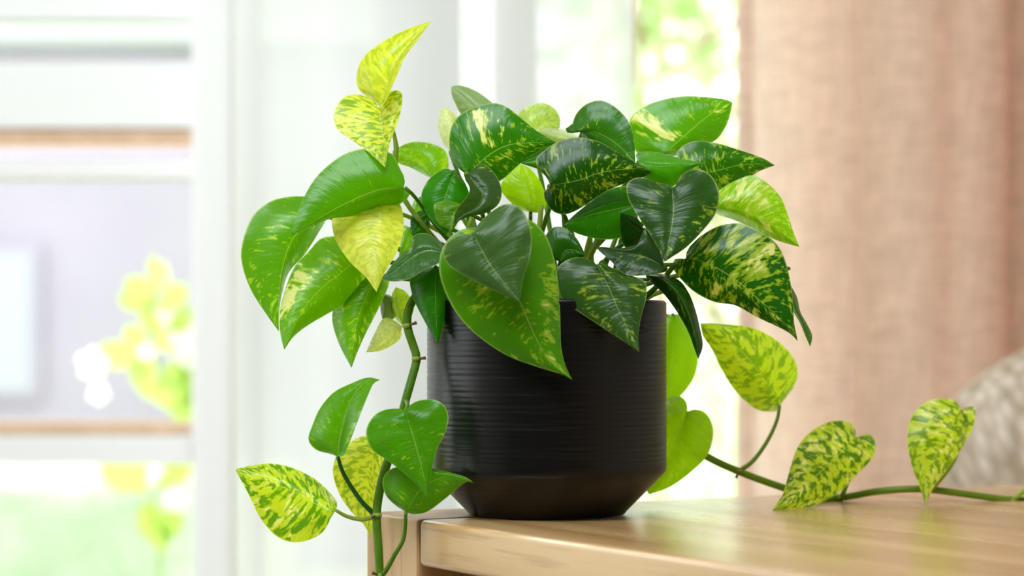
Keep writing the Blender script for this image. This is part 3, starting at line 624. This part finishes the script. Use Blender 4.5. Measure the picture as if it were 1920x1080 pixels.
leaf((1190, 385), (1057, 422), [(1182, 352), (1160, 350), (1134, 360), (1108, 378), (1080, 400)], [(1195, 412), (1168, 444), (1130, 449), (1098, 443), (1074, 434)], [(1150, 393), (1100, 405)], -2.6, -3.4, (46, 122, 6), .18)
leaf((1048, 282), (976, 306), [(1040, 264), (1018, 273), (998, 288)], [(1050, 305), (1022, 320), (1000, 314)], [(1020, 294), (998, 302)], -2.6, -2.9, (62, 138, 8), .1)
leaf((995, 398), (976, 307), [(975, 392), (952, 374), (938, 352), (952, 326)], [(1012, 398), (1024, 385), (1021, 360), (1008, 332), (992, 315)], [(990, 365), (982, 332)], .6, 1.2, (158, 204, 6), .2, label='lime green upright leaf in the middle')
leaf((1260, 354), (1246, 491), [(1252, 346), (1232, 342), (1209, 334), (1189, 334), (1175, 346), (1178, 373), (1195, 403), (1219, 440), (1238, 473)], [(1268, 348), (1273, 334), (1290, 320), (1314, 318), (1336, 332), (1348, 360), (1344, 395), (1327, 422), (1289, 462), (1260, 482)], [(1263, 395), (1257, 440)], -5.4, -7.0, (44, 86, 30), .34, label='dark heart-shaped leaf with a grey sheen at the right')
leaf((1246, 288), (1373, 192), [(1222, 292), (1195, 287), (1185, 262), (1181, 224), (1206, 201), (1238, 188), (1281, 180), (1322, 182), (1358, 186)], [(1263, 293), (1300, 283), (1335, 267), (1350, 255), (1364, 231), (1371, 205)], [(1281, 257), (1322, 222), (1352, 201)], 1.2, 2.6, (84, 156, 8), .42, cream=[(-1, .30, .1, .0, 1.2), (1, .85, .12, .0, .3)], label='upright green leaf with a broad cream band, top right')
leaf((1292, 330), (1453, 310), [(1272, 310), (1268, 290), (1282, 272), (1308, 264), (1343, 268), (1389, 282), (1429, 296)], [(1302, 350), (1325, 362), (1351, 359), (1377, 350), (1402, 335), (1424, 321)], [(1348, 319), (1389, 309), (1426, 307)], -.6, .4, (44, 108, 8), .56, label='green leaf streaked silver and yellow pointing right')
leaf((1196, 304), (1324, 306), [(1193, 288), (1215, 284), (1241, 287), (1281, 298)], [(1196, 322), (1222, 344), (1258, 352), (1290, 322), (1308, 311)], [(1235, 312), (1280, 308)], -2.4, -3.6, (74, 152, 6), .15)
leaf((1334, 388), (1499, 463), [(1335, 370), (1355, 352), (1385, 336), (1413, 329), (1442, 346), (1464, 370), (1477, 402), (1488, 436)], [(1345, 402), (1386, 416), (1427, 437), (1463, 453)], [(1375, 391), (1416, 404), (1456, 427)], -1.4, -2.2, (124, 184, 8), .8, cream=[(-1, .25, .10, .2, .9), (1, .6, .1, .1, .7)], label='bright yellow-green leaf at the right edge')
leaf((1286, 487), (1496, 640), [(1288, 470), (1300, 455), (1320, 438), (1350, 423), (1386, 419), (1424, 433), (1455, 456), (1472, 487), (1482, 528), (1487, 569), (1489, 605)], [(1270, 484), (1261, 492), (1264, 508), (1279, 526), (1303, 548), (1339, 566), (1380, 573), (1418, 594), (1459, 613), (1482, 626)], [(1317, 490), (1371, 519), (1418, 558), (1462, 597)], -4.4, -5.6, (28, 90, 8), .62, cream=[(-1, .44, .035, .25, .95), (1, .34, .035, .3, .8), (1, .78, .05, .0, .3), (1, .62, .04, .5, 1.2)], label='big dark leaf with bold cream streaks, lower right')
leaf((1468, 500), (1519, 650), [(1480, 530), (1494, 556), (1501, 585), (1513, 607), (1523, 630)], [(1474, 550), (1487, 583), (1500, 606), (1510, 630)], [(1486, 560), (1500, 592), (1513, 620)], -2.8, -3.6, (80, 130, 40), .2, cap=3)
leaf((1120, 498), (1199, 660), [(1112, 490), (1087, 482), (1062, 488), (1043, 506), (1045, 537), (1054, 563), (1081, 582), (1128, 613), (1166, 638)], [(1128, 486), (1142, 499), (1175, 514), (1208, 527), (1212, 556), (1202, 594), (1197, 630)], [(1138, 531), (1157, 575), (1179, 620)], -7.0, -8.6, (52, 92, 34), .34, label='dark grey-green leaf hanging over the pot rim')
leaf((1245, 500), (1117, 463), [(1242, 476), (1232, 450), (1220, 428), (1207, 432), (1197, 455), (1182, 462), (1156, 466), (1134, 463)], [(1236, 512), (1214, 516), (1172, 515), (1146, 490), (1125, 472)], [(1210, 482), (1170, 474), (1140, 468)], -6.2, -6.4, (44, 78, 40), .15, sA=1, sB=-1, label='glossy dark curled leaf under the heart-shaped one')
leaf((1208, 430), (1163, 399), [(1196, 410), (1178, 402)], [(1206, 455), (1186, 468), (1169, 460), (1163, 430)], [(1190, 425), (1175, 412)], -3.0, -3.6, (24, 72, 8), .05)
leaf((1214, 517), (1309, 674), [(1240, 513), (1273, 525), (1292, 550), (1304, 581), (1312, 613), (1318, 648)], [(1222, 530), (1246, 553), (1268, 583), (1289, 619), (1301, 651)], [(1240, 522), (1270, 548), (1290, 585), (1305, 635)], -6.4, -7.0, (34, 84, 22), .1, cap=3, label='narrow dark arched leaf over the pot rim')
leaf((1050, 492), (1097, 477), [(1030, 478), (1020, 450), (1036, 427), (1058, 427), (1078, 443), (1090, 462)], [(1066, 503), (1085, 494)], [(1060, 470), (1080, 470)], -4.6, -5.2, (36, 92, 12), .1)
leaf((805, 402), (772, 440), [(800, 396), (784, 396), (770, 412)], [(806, 425), (798, 446), (782, 447)], [(795, 415), (782, 430)], -.6, -1.2, (34, 104, 8), .05)
leaf((790, 372), (772, 412), [(778, 374), (772, 392)], [(802, 380), (798, 402), (784, 408)], [(785, 388), (778, 402)], .8, .4, (110, 176, 14), .2)
leaf((772, 428), (748, 480), [(757, 424), (752, 450)], [(785, 440), (778, 470), (762, 482)], [(765, 448), (756, 466)], .0, -.4, (122, 190, 12), .45)
leaf((708, 548), (717, 598), [(735, 556), (742, 575), (738, 598)], [(712, 566), (714, 585)], [(724, 565), (724, 585)], .4, .2, (96, 120, 90), .1, pet=None)
# --- lime leaves behind the pot on the right
leaf((1262, 590), (1236, 772), [(1285, 590), (1301, 622), (1309, 665), (1302, 705), (1280, 738), (1254, 756)], [(1240, 592), (1222, 640), (1215, 700), (1222, 745)], [(1262, 650), (1252, 720)], 6.5, 7.4, (148, 204, 6), .12, label='lime leaf half hidden behind the pot')
leaf((1288, 773), (1217, 927), [(1300, 768), (1318, 771), (1332, 787), (1337, 815), (1327, 852), (1298, 883), (1258, 912)], [(1288, 757), (1276, 743), (1254, 746), (1226, 765), (1208, 808), (1200, 862), (1205, 905)], [(1272, 810), (1250, 856), (1230, 900)], 6.4, 5.4, (150, 202, 8), .4, label='lime heart-shaped leaf low behind the pot', pet=[(1288, 773, 6.5), (1300, 800, 8), (1322, 845, 7.4)])
leaf((1462, 760), (1313, 606), [(1472, 748), (1489, 724), (1496, 697), (1486, 668), (1455, 637), (1412, 615), (1359, 608)], [(1460, 769), (1444, 772), (1417, 767), (1383, 738), (1359, 704), (1335, 656), (1318, 630)], [(1452, 740), (1426, 702), (1393, 661), (1350, 626)], 9.0, 6.4, (190, 216, 50), .7, label='yellow-green leaf standing over the trailing vine', pet=[(1462, 760, 9.0), (1456, 790, 9.2), (1438, 828, 9.2), (1412, 864, 9.0), (1385, 884, 8.6)], petmat=STEMT)
leaf((1604, 822), (1448, 957), [(1604, 806), (1592, 792), (1572, 788), (1548, 793), (1518, 811), (1495, 839), (1480, 883), (1468, 925)], [(1612, 817), (1629, 813), (1642, 829), (1636, 859), (1609, 888), (1576, 921), (1527, 948), (1488, 956)], [(1566, 859), (1525, 897), (1487, 932)], 8.0, 3.7, (190, 208, 52), .98, label='mottled leaf touching the tabletop with its tip', pet=[(1604, 822, 8.1), (1606, 850, 9.4), (1592, 895, 11), (1579, 930, 11.6)], petmat=STEMT)
leaf((1802, 769), (1736, 948), [(1794, 753), (1773, 747), (1739, 752), (1712, 777), (1701, 815), (1708, 868), (1724, 912)], [(1816, 762), (1829, 766), (1826, 796), (1807, 835), (1778, 878), (1750, 915)], [(1775, 815), (1745, 873), (1735, 915)], 9.2, 7.6, (180, 202, 46), .98, label='mottled leaf nearest the cushion', pet=[(1802, 769, 9.3), (1808, 800, 10.2), (1790, 860, 10.4), (1762, 900, 10.4), (1745, 919, 10.4)], petmat=STEML)
# --- hanging vine on the left
leaf((630, 956), (441, 880), [(632, 942), (615, 920), (586, 895), (545, 876), (508, 869), (471, 873)], [(620, 972), (608, 995), (586, 1010), (552, 1017), (519, 1006), (489, 973), (465, 925)], [(597, 947), (549, 921), (493, 899)], -3.6, -3.0, (196, 212, 48), .9, label='yellow mottled leaf hanging lowest at the left', pet=[(630, 957, -3.5), (650, 968, -3.2), (678, 974, -3.2), (706, 968, -3.8)], petmat=STEML)
leaf((633, 856), (713, 712), [(615, 850), (592, 843), (578, 824), (586, 796), (600, 765), (625, 736), (656, 720), (688, 708)], [(645, 853), (657, 826), (674, 782), (690, 742), (700, 720)], [(639, 810), (655, 756), (684, 716)], -4.8, -4.4, (84, 150, 4), .3, sA=1, sB=-1, label='folded green leaf with a silvery half on the hanging vine', pet=[(633, 856, -4.8), (645, 890, -4.6), (676, 938, -4.4), (706, 968, -4.2)], petmat=STEMD)
leaf((706, 832), (697, 1010), [(694, 818), (672, 820), (645, 838), (630, 856), (624, 887), (637, 928), (660, 961), (682, 984)], [(716, 832), (724, 855), (713, 902), (705, 950), (698, 984)], [(690, 880), (688, 930), (692, 975)], -2.0, -1.0, (212, 218, 90), .5, label='yellow leaf behind the hanging stem', pet=[(706, 832, -2.0), (712, 820, -3.0), (726, 826, -3.9)])
leaf((760, 771), (801, 934), [(749, 766), (719, 769), (698, 783), (686, 811), (697, 843), (726, 863), (763, 891), (788, 916)], [(764, 764), (782, 752), (811, 749), (833, 760), (841, 784), (834, 813), (819, 843), (810, 880), (804, 912)], [(771, 806), (786, 858), (796, 900)], -6.6, -7.6, (72, 142, 2), .22, label='green heart-shaped leaf on the hanging vine', pet=[(760, 771, -6.5), (764, 760, -5.8), (762, 752, -4.4)])
leaf((761, 960), (889, 906), [(741, 947), (723, 928), (717, 902), (726, 884), (745, 875), (778, 868), (812, 878), (852, 888), (876, 896)], [(775, 964), (800, 960), (830, 939), (856, 917), (876, 903)], [(779, 930), (803, 906), (842, 894)], -5.8, -6.4, (84, 150, 4), .25, sB=1, label='low green leaf touching the foot of the pot', pet=[(761, 960, -5.7), (757, 1008, -5.6), (740, 1040, -5.4), (722, 1072, -5.0), (712, 1080, -4.6)])
leaf((754, 612), (686, 661), [(738, 600), (718, 598), (700, 630)], [(752, 632), (738, 646), (712, 658)], [(730, 628), (708, 646)], -.8, -.4, (214, 222, 190), .2, pet=None, label='pale young leaf at the top of the hanging stem')
leaf((756, 612), (742, 538), [(742, 598), (732, 575), (735, 552)], [(768, 600), (776, 575), (762, 548)], [(752, 585), (748, 558)], -.4, .2, (176, 206, 60), .4, pet=None)

def vine(name, pts, r, mat, nodes, label=None):
    o = local(tube(name, [pc(*p) for p in pts], r, mat, plant, n=70, sides=12))
    if label: o['label'] = label
    for (x, y, z, dx, dy) in nodes:
        bmn = bmesh.new(); c = pc(x, y, z); bmesh.ops.create_icosphere(bmn, subdivisions=2, radius=.0030, matrix=Matrix.Translation(c) @ Matrix.Diagonal((1.05, 1.05, .62, 1)))
        nd = from_bm('stem_node', bmn, STEML, None, True); nd.parent = o
        q = tube('aerial_root', [pc(x, y, z-.1), pc(x+dx*.6, y+dy*.6, z-.3), pc(x+dx, y+dy, z-.35)], [.0009, .0007, .0011], NODE, None, n=8, sides=6); q.parent = o
    return o
vine('hanging_stem', [(1000, 590, 0), (930, 545, -1.5), (850, 520, -2.6), (795, 540, -3.2), (768, 575, -3.2), (764, 612, -3.3), (776, 652, -3.4), (781, 674, -3.5), (772, 710, -3.8), (758, 760, -4.2), (744, 820, -4.2), (722, 880, -4.2), (711, 925, -4.2), (706, 966, -4.3), (709, 1020, -4.5), (712, 1076, -4.6), (712, 1130, -4.6), (700, 1200, -4.6)], [.0022, .0024, .0026, .0026, .0027, .0026, .0022], STEM,
     [(781, 673, -3.6, 17, -2), (763, 611, -3.4, 18, -6), (707, 966, -4.4, -10, 4), (712, 1079, -4.7, -14, -5)], 'thick green stem hanging past the table corner')
vine('trailing_stem', [(1040, 600, 1.5), (1110, 560, 4), (1170, 600, 7.6), (1200, 700, 8.4), (1240, 800, 7.6), (1320, 853, 7.6), (1385, 884, 8.6), (1470, 915, 10), (1530, 932, 11.6), (1577, 933, 12), (1640, 922, 11.4), (1700, 917, 10.8), (1745, 918, 10.6), (1800, 925, 11.2), (1898, 937, 12.6), (1990, 935, 13), (2100, 930, 13)], [.0022, .0024, .0024, .0024, .0023, .0020], STEMT,
     [(1385, 884, 8.5, -5, 12), (1577, 933, 11.9, 0, 9), (1742, 920, 10.5, -3, 9), (1900, 938, 12.5, -2, 8)], 'thin green stem trailing over the tabletop')
q = local(tube('young_shoot', [pc(1900, 937, 12.4), pc(1925, 915, 12), pc(1960, 880, 12)], [.0016, .0018], STEML, plant, n=10, sides=8))
# bare petioles showing between the leaves and the rim
for pts in ([(885, 408, -4.8), (878, 432, -4.4), (876, 460, -3), (900, 560, -1), (970, 600, 0)], [(1108, 440, -1), (1100, 470, -1), (1090, 520, 0), (1070, 600, 0)], [(1130, 440, -1.6), (1112, 470, -1.4), (1094, 510, -.6), (1060, 600, 0)],
            [(1015, 385, -.8), (1012, 420, -.6), (1005, 480, 0), (1010, 600, 0)], [(1262, 500, -3.6), (1238, 530, -2.4), (1210, 556, -1), (1150, 600, 0)], [(1245, 545, 1), (1215, 558, 1), (1160, 600, 1)]):
    local(tube('petiole', [pc(*p) for p in pts], [.0016, .0019], STEML if pts[0][0] != 1262 else STEM, plant, n=18, sides=8))
